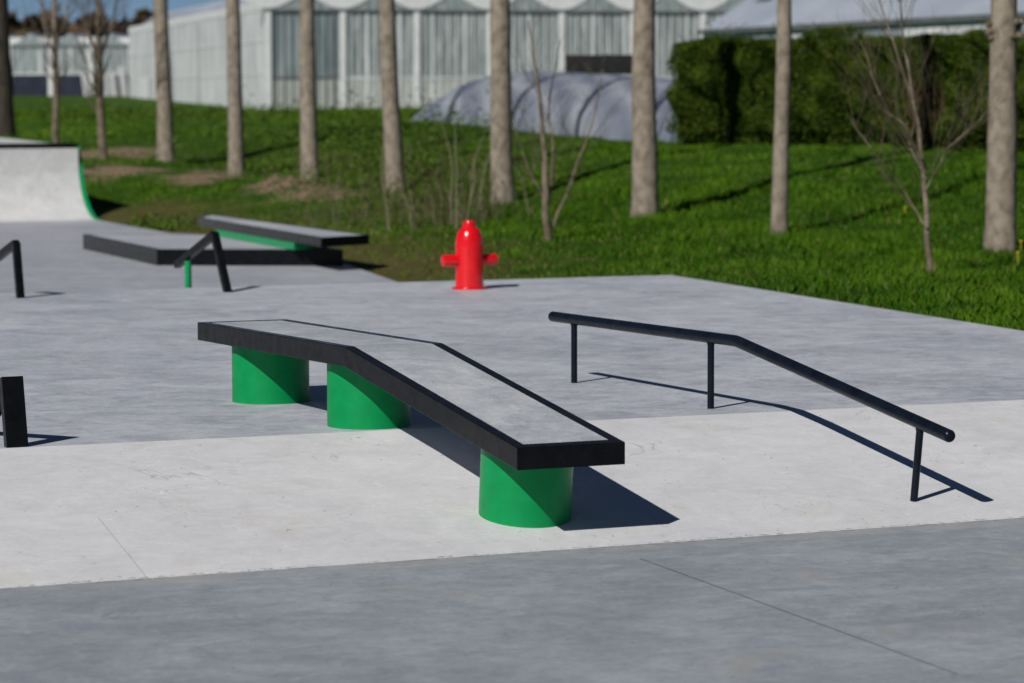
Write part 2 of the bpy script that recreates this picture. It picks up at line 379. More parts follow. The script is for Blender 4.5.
for px, py, r, h in [(98,158,.7,.05),(112,156,.6,.05),(128,153,.5,.04),(100,172,.6,.04),(118,172,.5,.04),(140,170,.45,.05),(205,178,.55,.06),(214,172,.4,.03),(190,183,.4,.03),(272,184,.35,.18),(284,188,.45,.14),(303,193,.5,.10),(322,196,.5,.06),(338,199,.4,.05),(292,178,.35,.04)]:
    p = hit(px, py); bare_spots.append((p[0], p[1], r, h))
def height(P, sink=True):
    P = np.asarray(P, float)[:,:2]; h = raw_h(P); fp = footprints[0]
    ins = pip(P, fp); ed = edge_dist(P, fp)
    far = np.clip(1-np.linalg.norm(P-np.array([15,35]), axis=1)/140, 0, 1)
    h = h+lumps(P)*.045*np.clip(ed/2.0, 0, 1)*(far > 0)
    for x, y, r, hh in bare_spots:
        q = np.exp(-((P[:,0]-x)**2+(P[:,1]-y)**2)/(r*r*.5)); h = h+q*hh*(1+.5*np.sin(P[:,0]*9)*np.sin(P[:,1]*8))
    y = P[:,1]; yc = fc4[1]
    top_ = np.where(y < yc, 0.0, np.where(y < fy, (y-yc)/(fy-yc)*ZF, ZF)); top_ = np.where(y < 0, np.maximum(ZL, SL*y), top_)
    near = (ed < .45) | ins
    h = np.where(near, np.minimum(h, top_-.03+np.where(ins, 0, ed*.15)), h)
    if sink: h = np.where(ins & (ed > .35), h-np.clip((ed-.35)*2.5, 0, .8)-.05, h)
    return h
def h1(x, y): return float(height(np.array([[x, y]]), False)[0])
def axis_(lo, a, b, hi, st):
    core = list(np.arange(a, b, st)); l = []; s = st; x = a
    while x > lo: s *= 1.25; x -= s; l.append(x)
    r = []; s = st; x = core[-1]
    while x < hi: s *= 1.25; x += s; r.append(x)
    return np.array(l[::-1]+core+r)
gx = axis_(-1500, 3, 34, 2200, .28); gy = axis_(-800, -4, 66, 2600, .28)
GX, GY = np.meshgrid(gx, gy); P2 = np.stack([GX.ravel(), GY.ravel()], 1)
HZ = height(P2); V = np.column_stack([P2, HZ]); nx, ny = len(gx), len(gy)
I = np.arange(nx*ny).reshape(ny, nx); Fc = np.stack([I[:-1,:-1], I[:-1,1:], I[1:,1:], I[1:,:-1]], -1).reshape(-1, 4)
ground = fastmesh('ground', V, Fc, M['ground'], smooth=True); tag(ground, kind='structure')
def dirtmask(P):
    P = np.asarray(P)[:,:2]; out = np.zeros(len(P))
    segs = [(corner[:2]+(-1.5,0), fc4[:2], 2.0), (fc4[:2], e3[:2], 3.4), (e3[:2], e2[:2], 3.6), (e1[:2], qr[:2], 3.4), (e2[:2], e1[:2], 3.6)]
    for a, b, w in segs:
        a = np.array(a); b = np.array(b); d = b-a; t = np.clip(((P-a)@d)/(d@d), 0, 1)
        out = np.maximum(out, np.clip(1.15-np.linalg.norm(P-(a+t[:,None]*d), axis=1)/w, 0, 1))
    return out
def baremask(P):
    P = np.asarray(P)[:,:2]; out = np.zeros(len(P))
    for x, y, r, hh in bare_spots: out = np.maximum(out, 1.0*np.exp(-((P[:,0]-x)**2+(P[:,1]-y)**2)/(r*r*2.4)))
    return out
for nm, arr in (('dirt', dirtmask(P2)), ('bare', baremask(P2))):
    at_ = ground.data.attributes.new(nm, 'FLOAT', 'POINT'); at_.data.foreach_set('value', arr.astype(np.float32))

# grass blades growing on the verge and the slope, in the part of the ground one can see
def sample_ground(n, d0, d1, px0=-60, px1=1090, power=1.0):
    d = d0+(d1-d0)*rng.random(n)**power; px = px0+(px1-px0)*rng.random(n)
    rr = _F[None,:]+_R2[None,:]*((px-512)/F_PX)[:,None]; P = CAM+rr*d[:,None]
    ok = ~pip(P[:,:2], footprints[0]) ; ed = edge_dist(P[:,:2], footprints[0]); ok &= ed > .01
    return P[ok][:,:2], d[ok], ed[ok]
def blades(name, P, hgt, wid, m_, rnd, lean=.5):
    n = len(P); z = height(P, False); base = np.column_stack([P, z-.01])
    a = rng.random(n)*2*np.pi; side = np.column_stack([np.cos(a), np.sin(a), np.zeros(n)])*wid[:,None]
    la = rng.random(n)*2*np.pi; ln = np.column_stack([np.cos(la), np.sin(la), np.zeros(n)])*(hgt*lean*rng.random(n))[:,None]
    mid = base+ln*.35+np.array([0,0,1])*(hgt*.6)[:,None]; tip = base+ln+np.array([0,0,1])*hgt[:,None]
    V = np.concatenate([base-side, base+side, mid+side*.7, tip, mid-side*.7]); i = np.arange(n)
    return fastmesh(name, V, np.stack([i, i+n, i+2*n, i+3*n, i+4*n], 1), m_, np.tile(rnd, 5))
P, d, ed = sample_ground(330000, 22, 66, power=1.0)
dm = dirtmask(P); bmk = baremask(P); keep = (rng.random(len(P)) > dm*.93) & (rng.random(len(P)) > bmk*1.3)
P, d, ed, dm = P[keep], d[keep], ed[keep], dm[keep]
cl = .5+.5*np.sin(P[:,0]*2.3+np.sin(P[:,1]*1.7)*1.5)*np.sin(P[:,1]*2.1+np.sin(P[:,0]*1.3))
hg = (.05+.08*rng.random(len(P)))*(.6+.7*cl)*(1-.6*dm)*(1-.4*(d > 50))
rn = np.clip(.12+.55*cl+.16*rng.random(len(P)), 0, .9); rn = np.where(rng.random(len(P)) < .03+.15*dm, .97, rn)
P3, d3, ed3 = sample_ground(60000, 64, 150)
P3b = P3[(rng.random(len(P3)) > baremask(P3))]; d3 = inview(np.column_stack([P3b, np.zeros(len(P3b))]))[2]
cl3 = .5+.5*np.sin(P3b[:,0]*.9+np.sin(P3b[:,1]*.6)*1.5)*np.sin(P3b[:,1]*.5+np.sin(P3b[:,0]*.4))
P = np.concatenate([P, P3b]); d = np.concatenate([d, d3]); hg = np.concatenate([hg, (.05+.06*rng.random(len(P3b)))*(.5+.8*cl3)]); rn = np.concatenate([rn, np.clip(.25+.55*cl3+.15*rng.random(len(P3b)), 0, .9)])
g = blades('grass', P, hg, .002+.00016*d*(.6+.8*rng.random(len(P))), M['grass'], rn, .9); tag(g, kind='stuff')
# dandelions
fl = []
for px, py in [(1021,247),(1018,258),(905,212)]:
    for dd in np.arange(24, 56, .25):
        p = at(px, py, dd)
        if h1(p[0], p[1])+.08 > p[2]: fl.append(p); break
bm = bmesh.new()
for p in fl:
    z = h1(p[0], p[1]); tube(bm, [(p[0],p[1],z-.02),(p[0],p[1],z+.13)], .004, 5)
    lathe(bm, [(.006,z+.13),(.019,z+.136),(.021,z+.144),(.008,z+.15)], 9, (p[0],p[1],0))
o = from_bm('dandelions', bm, M['flower']); tag(o, kind='stuff')

# ------------------------------------------------------------------ main ledge
def along(prof_top, t):                                        # closed YZ profile of constant thickness
    return prof_top+[(y, z-t) for y, z in reversed(prof_top)]
W, H, T, YF, YK, YN = .5661, .4656, .1073, 2.2878, -.0933, -2.2739; LK = -.010
zn = H+SL*(YN-YK); LIP = .060
led = empty('grind_ledge', (W/2, 0, 0)); tag(led, 'long kinked concrete ledge with black steel rim on three green drums in the foreground', 'skate ledge')
def shift(bm, v):
    for vv in bm.verts: vv.co -= Vector(v)
off = (W/2, 0, 0)
HF = H+LK*(YF-YK)
def ring_frame(bm, xs, st, th):
    """closed frame: xs = 4 across values, st = (y, z) stations with the 2nd and last but one as the inner ends"""
    n = len(st); Tp = [[bm.verts.new((x, y, z)) for x in xs] for y, z in st]; Bt = [[bm.verts.new((x, y, z-th)) for x in xs] for y, z in st]
    for i in range(n-1):
        for j in range(3):
            if j == 1 and 0 < i < n-2: continue
            bm.faces.new((Tp[i][j], Tp[i+1][j], Tp[i+1][j+1], Tp[i][j+1])); bm.faces.new((Bt[i][j], Bt[i][j+1], Bt[i+1][j+1], Bt[i+1][j]))
        for j in ((0, 3) if not 0 < i < n-2 else (0, 1, 2, 3)): bm.faces.new((Tp[i][j], Bt[i][j], Bt[i+1][j], Tp[i+1][j]))
    for i in (0, 1, n-2, n-1):
        for j in range(3):
            if i in (1, n-2) and j != 1: continue
            bm.faces.new((Tp[i][j], Tp[i][j+1], Bt[i][j+1], Bt[i][j]))
bm = bmesh.new()
ring_frame(bm, [0, LIP, W-LIP, W], [(YF,HF),(YF-LIP,HF-LK*LIP),(YK,H),(YN+LIP,zn+SL*LIP),(YN,zn)], T); shift(bm, off)
from_bm('steel_frame', bm, M['black'], led, bevel=.0035)
bm = bmesh.new(); e = .002
tp = [(YF-LIP+.002,HF-LK*LIP-e),(YK,H-e),(YN+LIP-.002,zn+SL*LIP-e)]
prism(bm, along(tp, T-.012), LIP-.002, W-LIP+.002); shift(bm, off); from_bm('concrete_top', bm, M['infill'], led)
RC = .2269
for cy_, tilt in ((1.7991,0),(.2667,0),(-1.7486,1)):
    bm = bmesh.new()
    if not tilt: lathe(bm, [(RC,-.06),(RC,H-T+LK*(cy_-YK)+.006)], 96, (W/2, cy_, 0))
    else:
        ax = Matrix.Rotation(SB*.62, 3, 'X')
        gz = SL*cy_; hh = (H-T-(YK*SL))*math.cos(SB)+.004
        lathe(bm, [(RC,-.10),(RC,hh-.003)], 96, (W/2, cy_, gz), ax)
    shift(bm, off); from_bm('pillar', bm, M['green'], led, smooth=True)

# ------------------------------------------------------------------ main rail
XR, Y0, YKR, YNR, HR = 2.3898, 2.3628, -.0474, -2.265, .4097; HK = -.0057
RT = .0325
rl = empty('grind_rail', (XR, 0, 0)); tag(rl, 'long black round grind rail bent downhill on three thin posts right of the ledge', 'skate rail')
def rz_(y): return HR+HK*(y-YKR) if y >= YKR else HR+SL*(y-YKR)
bm = bmesh.new(); k = .05
pts = [(0,Y0,rz_(Y0)),(0,YKR+.025,rz_(YKR+.025)),(0,YKR,HR-.001),(0,YKR-.025,rz_(YKR-.025)),(0,YNR,rz_(YNR))]
tube(bm, pts, RT, 32, caps=True)
from_bm('rail', bm, M['rail'], rl, smooth=True, bevel=.006, seg=3, angle=50)
for y, tilt in ((2.0487,0),(.2549,0),(-1.9284,1)):
    bm = bmesh.new(); g0 = 0 if not tilt else SL*y
    b0 = Vector((0, y, g0-.05)); dirv = Vector((0, -math.sin(SB), math.cos(SB))) if tilt else Vector((0,0,1))
    L = (HR-g0+SL*(y-YKR))*math.cos(SB) if tilt else rz_(y)
    if tilt: b0 = Vector((0,y,g0))-dirv*.05
    tube(bm, [b0, b0+dirv*(L+.05-.01)], .0195, 24)
    p = from_bm('post', bm, M['rail'], rl, smooth=True)
    bm = bmesh.new(); tube(bm, [b0+dirv*(L+.05-.042), b0+dirv*(L+.05-.02)], [.0205,.026], 24); from_bm('weld', bm, M['rail'], p, smooth=True)
for y, s in ((Y0,1),(YNR,-1)):
    bm = bmesh.new(); d_ = Vector((0,1,0)) if s > 0 else Vector((0,-math.cos(SB),-math.sin(SB)))
    c0 = Vector((0,y,rz_(y)))+d_*.0005
    tube(bm, [c0, c0+d_*.006, c0+d_*.011], [RT*.93, RT*.80, RT*.35], 28); from_bm('end_cap', bm, M['rail'], rl, smooth=True)

# ------------------------------------------------------------------ hydrant
hp = on(469.5, 289)
hy = empty('fire_hydrant', (hp[0], hp[1], 0)); tag(hy, 'glossy red hydrant with two side nozzles standing at the deck edge by the grass', 'hydrant')
bm = bmesh.new()
lathe(bm, [(.131,0.0),(.131,.385),(.130,.420),(.125,.460),(.116,.500),(.104,.532),(.090,.555),(.076,.566)], 56); from_bm('body', bm, M['red'], hy, smooth=True)
bm = bmesh.new(); lathe(bm, [(.165,0),(.165,.016),(.150,.021),(.120,.024)], 48); from_bm('base_flange', bm, M['red'], hy, smooth=True, bevel=.003)
bm = bmesh.new(); lathe(bm, [(.076,.558),(.064,.568),(.060,.615),(.054,.628),(.03,.632)], 32); cap = from_bm('cap', bm, M['red'], hy, smooth=True)
bm = bmesh.new(); lathe(bm, [(.018,.631),(.018,.640)], 6); from_bm('cap_nut', bm, M['red'], cap)
for s in (-1, 1):
    ax = Matrix.Rotation(R(90)*s, 3, 'Y')
    bm = bmesh.new(); lathe(bm, [(.054,.08),(.054,.262),(.052,.268),(.046,.271)], 32, (0,0,.268), ax); from_bm('nozzle', bm, M['red'], hy, smooth=True)

# ------------------------------------------------------------------ angled pole rails (leaning post, bar going down, small support)
def bar_box(bm, a, b, w, t, sidev=(1,0,0)):
    a, b = Vector(a), Vector(b); d = (b-a).normalized(); s = Vector(sidev).normalized(); u = s.cross(d).normalized(); V = []
    for p in (a, b):
        for i, j in ((-1,-1),(1,-1),(1,1),(-1,1)): V.append(bm.verts.new(p+s*w/2*i+u*t/2*j))
    bm.faces.new(V[3::-1]); bm.faces.new(V[4:8])
    for i in range(4): bm.faces.new((V[i], V[(i+1)%4], V[4+(i+1)%4], V[4+i]))
def xplane(px, py, X):                                        # point of the plane x = X seen at a pixel
    d = ray(px, py); return CAM+d*((X-CAM[0])/d[0])
def angled_rail(bpx, apx, epx, spx, w, label, group=None):
    b = on(*bpx); X = b[0]; a = xplane(*apx, X); e_ = xplane(*epx, X)
    r = empty('angled_rail', (X, b[1], 0)); tag(r, label, 'skate rail', group)
    L = lambda p: (0, p[1]-b[1], p[2])
    bm = bmesh.new(); bar_box(bm, (0, -.01, -.05), L(a), w, w); post = from_bm('leaning_post', bm, M['black'], r, bevel=w*.12)
    bm = bmesh.new(); A = Vector(L(a)); E = Vector(L(e_)); bar_box(bm, A+Vector((0,.0,-w*.1)), E, w*.98, w*.96); from_bm('bar', bm, M['black'], r, bevel=w*.12)
    if spx:
        s_ = xplane(*spx, X); q = L(s_); bm = bmesh.new(); tube(bm, [(0,q[1],-.5),(0,q[1],q[2])], w*.46, 16); from_bm('support_post', bm, M['green_edge'], r, smooth=True)
    return r, b, a, e_
r2, b2_, a2_, e2_ = angled_rail((228.5,292.3),(214.5,233.6),(177,265),(188,261),.070,'black angled rail with green support post in front of the low pad','angled rails at the far edge of the deck')
r1, b1_, a1_, e1_ = angled_rail((20.5,298),(16,242.5),(-21,272),(-10,268),.068,'black angled rail cut by the left frame edge, below the curved ramp','angled rails at the far edge of the deck')
# nearest one: a wide flat bar
b = on(17, 447); X = b[0]; a = xplane(11, 377, X)
r0 = empty('angled_rail', (X, b[1], 0)); tag(r0, 'wide flat black leaning rail at the left frame edge, nearest the camera', 'skate rail')
bm = bmesh.new(); bar_box(bm, (0,0,-.05), (0, a[1]-b[1], a[2]), .115, .055); from_bm('leaning_post', bm, M['black'], r0, bevel=.004)
bm = bmesh.new(); bar_box(bm, (0, a[1]-b[1]+.0, a[2]-.028), (0, a[1]-b[1]+.75, -.02), .113, .05); from_bm('bar', bm, M['black'], r0, bevel=.004)

# ------------------------------------------------------------------ low pad and the ledge on it
pL, pC, pR = on(83,249,ZF), on(157,265.5,ZF), on(343,266,ZF); pD = pL+(pR-pC)
ph = .208; ZT = .07
pad = empty('manual_pad', (pC[0], pC[1], ZF)); tag(pad, 'low wide concrete platform with black steel edge on the far deck', 'skate platform')
loc = lambda p: (p[0]-pC[0], p[1]-pC[1])
def inset(poly, k):
    c = np.mean(np.array(poly), axis=0); out = []; n = len(poly)
    for i in range(n):
        p0, p1, p2 = (np.array(poly[(i+j)%n]) for j in (-1,0,1)); d1 = (p0-p1)/np.linalg.norm(p0-p1); d2 = (p2-p1)/np.linalg.norm(p2-p1)
        b = d1+d2; b /= np.linalg.norm(b); s = abs(d1[0]*b[1]-d1[1]*b[0]); out.append(tuple(p1+b*k/s))
    return out
def rim(name, poly, k, z0, z1, m_, parent, bev=.004):
    bm = bmesh.new(); inn = inset(poly, k); n = len(poly)
    for i in range(n): poly_prism(bm, [poly[i], poly[(i+1)%n], inn[(i+1)%n], inn[i]], z0, z1)
    bmesh.ops.remove_doubles(bm, verts=bm.verts, dist=.0005)
    seen = {}; dele = []
    for f in bm.faces:
        key = tuple(sorted(v.index for v in f.verts))
    bm.verts.index_update()
    for f in bm.faces:
        key = tuple(sorted(v.index for v in f.verts)); seen.setdefault(key, []).append(f)
    for fs in seen.values():
        if len(fs) > 1: dele += fs
    bmesh.ops.delete(bm, geom=dele, context='FACES_ONLY'); return from_bm(name, bm, m_, parent, bevel=bev)
pp = [loc(pC), loc(pR), loc(pD), loc(pL)]
rim('steel_edge', pp, .05, -.05, ph, M['black'], pad)
bm = bmesh.new(); poly_prism(bm, inset(pp, .048), -.05, ph-.004); from_bm('concrete_top', bm, M['infill'], pad)
lA, lB, lC, lD = on(198,217.5,ZT), on(321,237.5,ZT), on(369,234.8,ZT), on(211,214.3,ZT)
led2 = empty('flat_ledge', (lB[0], lB[1], ZF+ph)); tag(led2, 'grey slab ledge with black rim and green base, on top of the low platform', 'skate ledge')
lc2 = lambda p: (p[0]-lB[0], p[1]-lB[1])
lp = [lc2(lB), lc2(lC), lc2(lD), lc2(lA)]; zt = ZT-(ZF+ph)
rim('steel_frame', lp, .05, zt-.118, zt, M['black'], led2)
bm = bmesh.new(); poly_prism(bm, inset(lp, .048), zt-.112, zt-.004); from_bm('concrete_top', bm, M['infill'], led2)
gA, gB = lA+(lB-lA)*.16, lA+(lB-lA)*.80; wv = (lC-lB)/np.linalg.norm(lC-lB); wd = np.linalg.norm(lC-lB)
gA = gA+wv*.015; gB = gB+wv*.015; gC, gD = gB+wv*wd*.7, gA+wv*wd*.7
bm = bmesh.new(); poly_prism(bm, [lc2(gB), lc2(gC), lc2(gD), lc2(gA)], 0.0, zt-.112); from_bm('green_base', bm, M['green_edge'], led2, bevel=.003)

# ------------------------------------------------------------------ quarter pipe
qy = qr[1]-.02; X = qr[0]; tp_ = xplane(79, 146, X); run = tp_[1]-qy; rise = tp_[2]-ZF
rad = (run*run+rise*rise)/(2*rise)
arc = [(rad*math.sin(t), rad-rad*math.cos(t)) for t in np.linspace(0, math.asin(min(1, run/rad)), 22)]
QW = 9.0; DP = 5.5
qp = empty('quarter_pipe', (X-QW/2+.06, qy, ZF)); tag(qp, 'tall curved pale concrete ramp with green side edge and dark coping at far left', 'skate ramp')
prof = arc+[(run, rise), (run+.16, rise+.0), (run+DP, rise+.10), (run+DP, -.3), (0, -.3)]
prof = [prof[0]]+[p for p, q in zip(prof[1:], prof) if abs(p[0]-q[0])+abs(p[1]-q[1]) > 1e-6]
bm = bmesh.new(); prism(bm, prof, -QW/2, QW/2-.075); from_bm('curved_face', bm, M['ramp'], qp, smooth=True)
bm = bmesh.new(); pg = [(y, z+.012) for y, z in arc]+[(run+.17, rise+.004), (run+DP, rise+.09), (run+DP, -.3), (0, -.3)]
prism(bm, pg, QW/2-.073, QW/2+.01); from_bm('side_panel', bm, M['green_edge'], qp)
bm = bmesh.new(); tube(bm, [(-QW/2, run+.02, rise+.01), (QW/2-.08, run+.02, rise+.01)], .045, 16); from_bm('coping', bm, M['black'], qp, smooth=True)

# ------------------------------------------------------------------ trees
def wobble_tube(bm, p0, p1, r0, r1, n=10, sides=14, amp=.03, flare=0.0, seed=0):
    p0, p1 = Vector(p0), Vector(p1); pts = []; rr = []; r = random.Random(seed)
    for i in range(n+1):
        t = i/n; w = Vector((noise.noise((seed*3.1, t*3, 0)), noise.noise((seed*5.7, t*3, 9)), 0))*amp*math.sin(min(1, t*3)*math.pi/2)
        pts.append(p0.lerp(p1, t)+w); rr.append((r0+(r1-r0)*t)*(1+flare*math.exp(-t*n*1.6)))
    rings = tube(bm, pts, rr, sides)
    for ring in rings:
        for v in ring:
            c = sum((q.co for q in ring), Vector())/len(ring); d = v.co-c
            v.co = c+d*(1+.09*noise.noise(v.co*3.0+Vector((seed,0,0)))+.05*noise.noise(v.co*9.0))
    return pts, rr
def twigs(bm, p, d, length, r, depth, rd, spread=.5, up=.15, kids=3, sides=5):
    pts = [Vector(p)]; dd = Vector(d).normalized(); n = 4
    for i in range(n):
        dd = (dd+Vector((rd.uniform(-1,1), rd.uniform(-1,1), rd.uniform(-.6,1)))*.13+Vector((0,0,up*.3))).normalized()
        pts.append(pts[-1]+dd*length/n)
    tube(bm, pts, [r*(1-.65*i/n) for i in range(n+1)], sides, caps=True)
    if depth <= 0: return
    for k in range(kids):
        t = rd.uniform(.35, 1.0); i = min(n-1, int(t*n)); q = pts[i].lerp(pts[i+1], t*n-i)
        nd = (dd+Vector((rd.uniform(-1,1), rd.uniform(-1,1), rd.uniform(-.2,1)))*spread).normalized()
        twigs(bm, q, nd, length*rd.uniform(.45,.75), r*.5, depth-1, rd, spread, up, kids, sides if sides < 5 else 4)
def poplar(px, py, dep, dia, label, top_px=None, hgt=15, m_='bark', name='poplar_tree', seed=0, cat='tree'):
    p = at(px, py, dep); z = h1(p[0], p[1]); t = empty(name, (p[0], p[1], z)); tag(t, label, cat, 'tall bare trees on the grass slope')
    lean = ((top_px if top_px is not None else px)-px)/F_PX*dep/((py)/F_PX*dep)   # sideways per metre of height
    rgt = Vector((_R[0], _R[1], 0)); r = dia/2*.94
    topv = Vector((0,0,hgt))+rgt*lean*hgt*.8
    bm = bmesh.new(); pts, rr = wobble_tube(bm, (0,0,-.25), topv, r*1.04, r*.28, 26, 18, .10, .22, seed)
    from_bm('trunk', bm, M[m_], t, smooth=True)
    rd = random.Random(seed+50); bm = bmesh.new()
    for k in range(15):
        f = .36+.62*k/14+rd.uniform(-.02,.02); i = min(len(pts)-2, int(f*(len(pts)-1))); a = rd.uniform(0, 6.28)
        twigs(bm, pts[i], (math.cos(a), math.sin(a), 1.1), (1.2-f)*3.2, rr[i]*.32, 2, rd, .55, .3, 3)
    from_bm('branches', bm, M['twig'], t); return t, pts, rr
LB = ['thick pale trunk at the right edge with a pruned knot high up',
      'slimmest of the tall pale trunks, standing before the left half of the hedge',
      'stout pale trunk standing before the gap between tunnel and hedge',
      'brown bare trunk left of the polytunnel middle, behind the small forked tree',
      'bare trunk behind the bramble thicket, at the left end of the polytunnel',
      'bare pale trunk standing just beside the brown soil heaps',
      'bare pale trunk before the white end wall corner of the big greenhouse',
      'bare pale trunk in front of the white sheeted greenhouse side wall']
tops = [1004, 781, 647, 498, 390, 307, 234, 163]
trees = []
for i, ((px, py, dia), lb) in enumerate(zip(TREES, LB)):
    trees.append(poplar(px, py, tree_depth(px), dia, lb, tops[i], 15+.7*math.sin(i*2.3), seed=i+1))
poplar(6, 136, 72, .46, 'dark rough trunk at the left frame edge behind the curved ramp', 2, 15, 'bark_dark', seed=21)
# knot with cut stubs on the right-hand trunk
t, pts, rr = trees[0]; bm = bmesh.new(); rd = random.Random(4); kz = 1.8+38*(95-40)/F_PX-t.location.z
kc = min(pts, key=lambda p: abs(p.z-kz)).copy(); kc.z = kz
for k in range(16):
    a = rd.uniform(0, 6.28); q = Vector((math.cos(a), math.sin(a), rd.uniform(-.2,.7)))
    b0 = kc+Vector((0,0,rd.uniform(-.12,.14)))+q*.13; tube(bm, [b0, b0+q*rd.uniform(.06,.12)], [.05,.035], 8)
from_bm('pruned_knot', bm, M['stem'], t, smooth=True)

def sapling(px, py, dep, stems, label, seed, kids=3, depth=2, r=.03, name='young_tree', twk=1.0, m_='stem'):
    """stems: list of pixel polylines (px,py) starting at or above the base, seen at depth dep"""
    p = at(px, py, dep); z = h1(p[0], p[1]); t = empty(name, (p[0], p[1], z)); tag(t, label, 'young tree')
    o_ = Vector((p[0], p[1], z)); rd = random.Random(seed); bt = bmesh.new(); bb = bmesh.new()
    for k, (poly, r0, r1) in enumerate(stems):
        pts = []
        for j, (a, b) in enumerate(poly):
            q = Vector(at(a, b, dep+(0 if j == 0 else rd.uniform(-.25,.25)*j)))-o_; pts.append(q)
        if k == 0: pts[0].z = -.1
        fine = [pts[0]]
        for A, Bq in zip(pts, pts[1:]):
            for s in (.33,.66,1): fine.append(A.lerp(Bq, s)+(Vector((rd.uniform(-1,1),rd.uniform(-1,1),0))*.016 if s < 1 else Vector()))
        n = len(fine); tube(bt, fine, [r0+(r1-r0)*i/(n-1) for i in range(n)], 8)
        for q_ in range(int(13*twk)):
            f = rd.uniform(.3 if k == 0 else .15, 1); i = min(n-2, int(f*(n-1))); a = rd.uniform(0, 6.28)
            dd = (fine[i+1]-fine[i]).normalized()+Vector((math.cos(a), math.sin(a), .25))*.75
            twigs(bb, fine[i], dd, rd.uniform(.35,.85)*(1.25-f*.5), max(.0028, r1*.42), depth, rd, .5, .12, kids, 4)
    from_bm('trunk', bt, M[m_], t, smooth=True); from_bm('branches', bb, M['twig'], t); return t
sapling(549, 238, 40.5, [([(548,238),(546,195),(543,140),(537,75),(528,20)], .058, .008), ([(549,200),(553,150),(549,100),(560,40)], .022, .006),
    ([(553,228),(572,180),(590,130),(603,70)], .026, .005), ([(545,200),(527,165),(512,120)], .018, .006)], 'small forked tree with several pale stems on the grass near the hydrant', 3, twk=1.0)
sapling(928, 272, 32.4, [([(929,272),(927,215),(924,170),(915,110),(905,50),(900,-20)], .036, .008), ([(926,180),(908,140),(880,95),(860,40)], .011, .003),
    ([(926,190),(945,150),(975,125),(990,110)], .009, .003), ([(924,170),(905,125),(885,110)], .018,.007), ([(912,100),(893,40),(876,-10)], .014, .006), ([(927,228),(912,205),(895,178),(872,150),(850,118)], .010,.003)],
    'slender young tree with fine bare branches nearest the deck on the right', 5, twk=1.1)
sapling(56, 141, 68, [([(56,141),(56,90),(55,40),(54,-20)], .085, .04), ([(55,60),(45,30),(40,-5)], .03,.012), ([(55,50),(66,20),(70,-10)], .03,.012)],
    'thin straight young tree left of the twin stems, above the curved ramp', 7, kids=3, twk=1.4)
sapling(101, 157, 63, [([(103,157),(101,120),(100,70),(98,-20)], .10, .05), ([(100,62),(88,30),(82,0)], .03,.012), ([(100,60),(112,25),(118,-10)], .03,.012)],
    'young tree rising from bare soil between the curved ramp and the white wall', 9, kids=3, twk=1.4)

# bramble thicket and dry weeds under the trees: uncountable
def thicket(name, spots, n, hmax, m_, parent=None, lean=.6, wid=.006):
    Vs = []; Fs = []; rn_ = []; c = 0
    for k in range(n):
        sx, sy, sd, rad_ = spots[rng.integers(len(spots))]
        p = at(sx, sy, sd)[:2]+rng.normal(size=2)*rad_; z = h1(*p)-.02; hh = hmax*(.3+.7*rng.random()); a = rng.random()*6.28
        d_ = np.array([math.cos(a), math.sin(a)])*hh*lean*rng.random(); w = wid*(.6+rng.random()); s = np.array([_R[0], _R[1]])*w
        s2 = np.array([-s[1], s[0]]); r_ = rng.random(); prev = None
        for j in range(5):
            t = j/4; q = p+d_*t**1.6+rng.normal(size=2)*.015*j; zz = z+hh*(t-.22*t*t*lean); kk = 1-.7*t
            tri = [(*(q-s*kk), zz), (*(q+s*kk), zz), (*(q+s2*kk*1.6), zz)]
            Vs += tri; rn_ += [r_]*3
            if prev is not None:
                for a_, b_ in ((0,1),(1,2),(2,0)): Fs.append((prev+a_, prev+b_, c+b_, c+a_))
            prev = c; c += 3
    return fastmesh(name, np.array(Vs), np.array(Fs), m_, np.array(rn_))
sp = [(365,196,50,.8),(420,205,48.5,.7),(440,208,47.5,.6),(460,212,47,.6),(385,175,55,1.0),(350,165,58,1.3),(430,180,54,1.2),(470,190,52,.9),(330,150,62,1.5)]
g = thicket('dry_weeds', sp, 800, .85, M['drygrass'], lean=.9, wid=.005); tag(g, kind='stuff')
g = thicket('tall_dry_stems', [(440,212,46.5,.35),(470,208,47,.3),(430,214,47,.35)], 34, 1.8, M['drygrass'], lean=.4, wid=.010); tag(g, kind='stuff')
# leafy weeds through the thicket, at the hedge foot and the greenhouse foot
cs = []
for px, py, dd, rad_, hh, n in [(385,188,52,.7,.25,500),(420,205,49,.9,.3,900),(460,198,50,.8,.35,900),(390,178,55,1.2,.4,1000),(345,165,58,1.5,.4,900),(330,140,68,2.0,.6,1100),(380,140,66,1.6,.7,1300),(150,226,47.5,.35,.16,500),(160,231,47.5,.3,.14,300),(176,230,47.5,.5,.06,240),
    (120,118,115,3.0,.35,900),(185,120,112,3,.35,700),(225,122,110,2.5,.3,500)]:
    P0 = (hit(px, py) if dd < 75 else at(px, py, dd))[:2]+rng.normal(size=(n,2))*rad_; ok = ~pip(P0, footprints[0]); P0 = P0[ok]
    z = height(P0, False)+np.abs(rng.normal(size=len(P0)))*hh*.5; cs.append(np.column_stack([P0, z]))
cs = np.concatenate(cs); dd = inview(cs)[2]
g = quads('weeds', cs, (.006+.00055*dd)*(.6+.8*rng.random(len(cs))), M['weed'], rng.random(len(cs))); tag(g, kind='stuff')

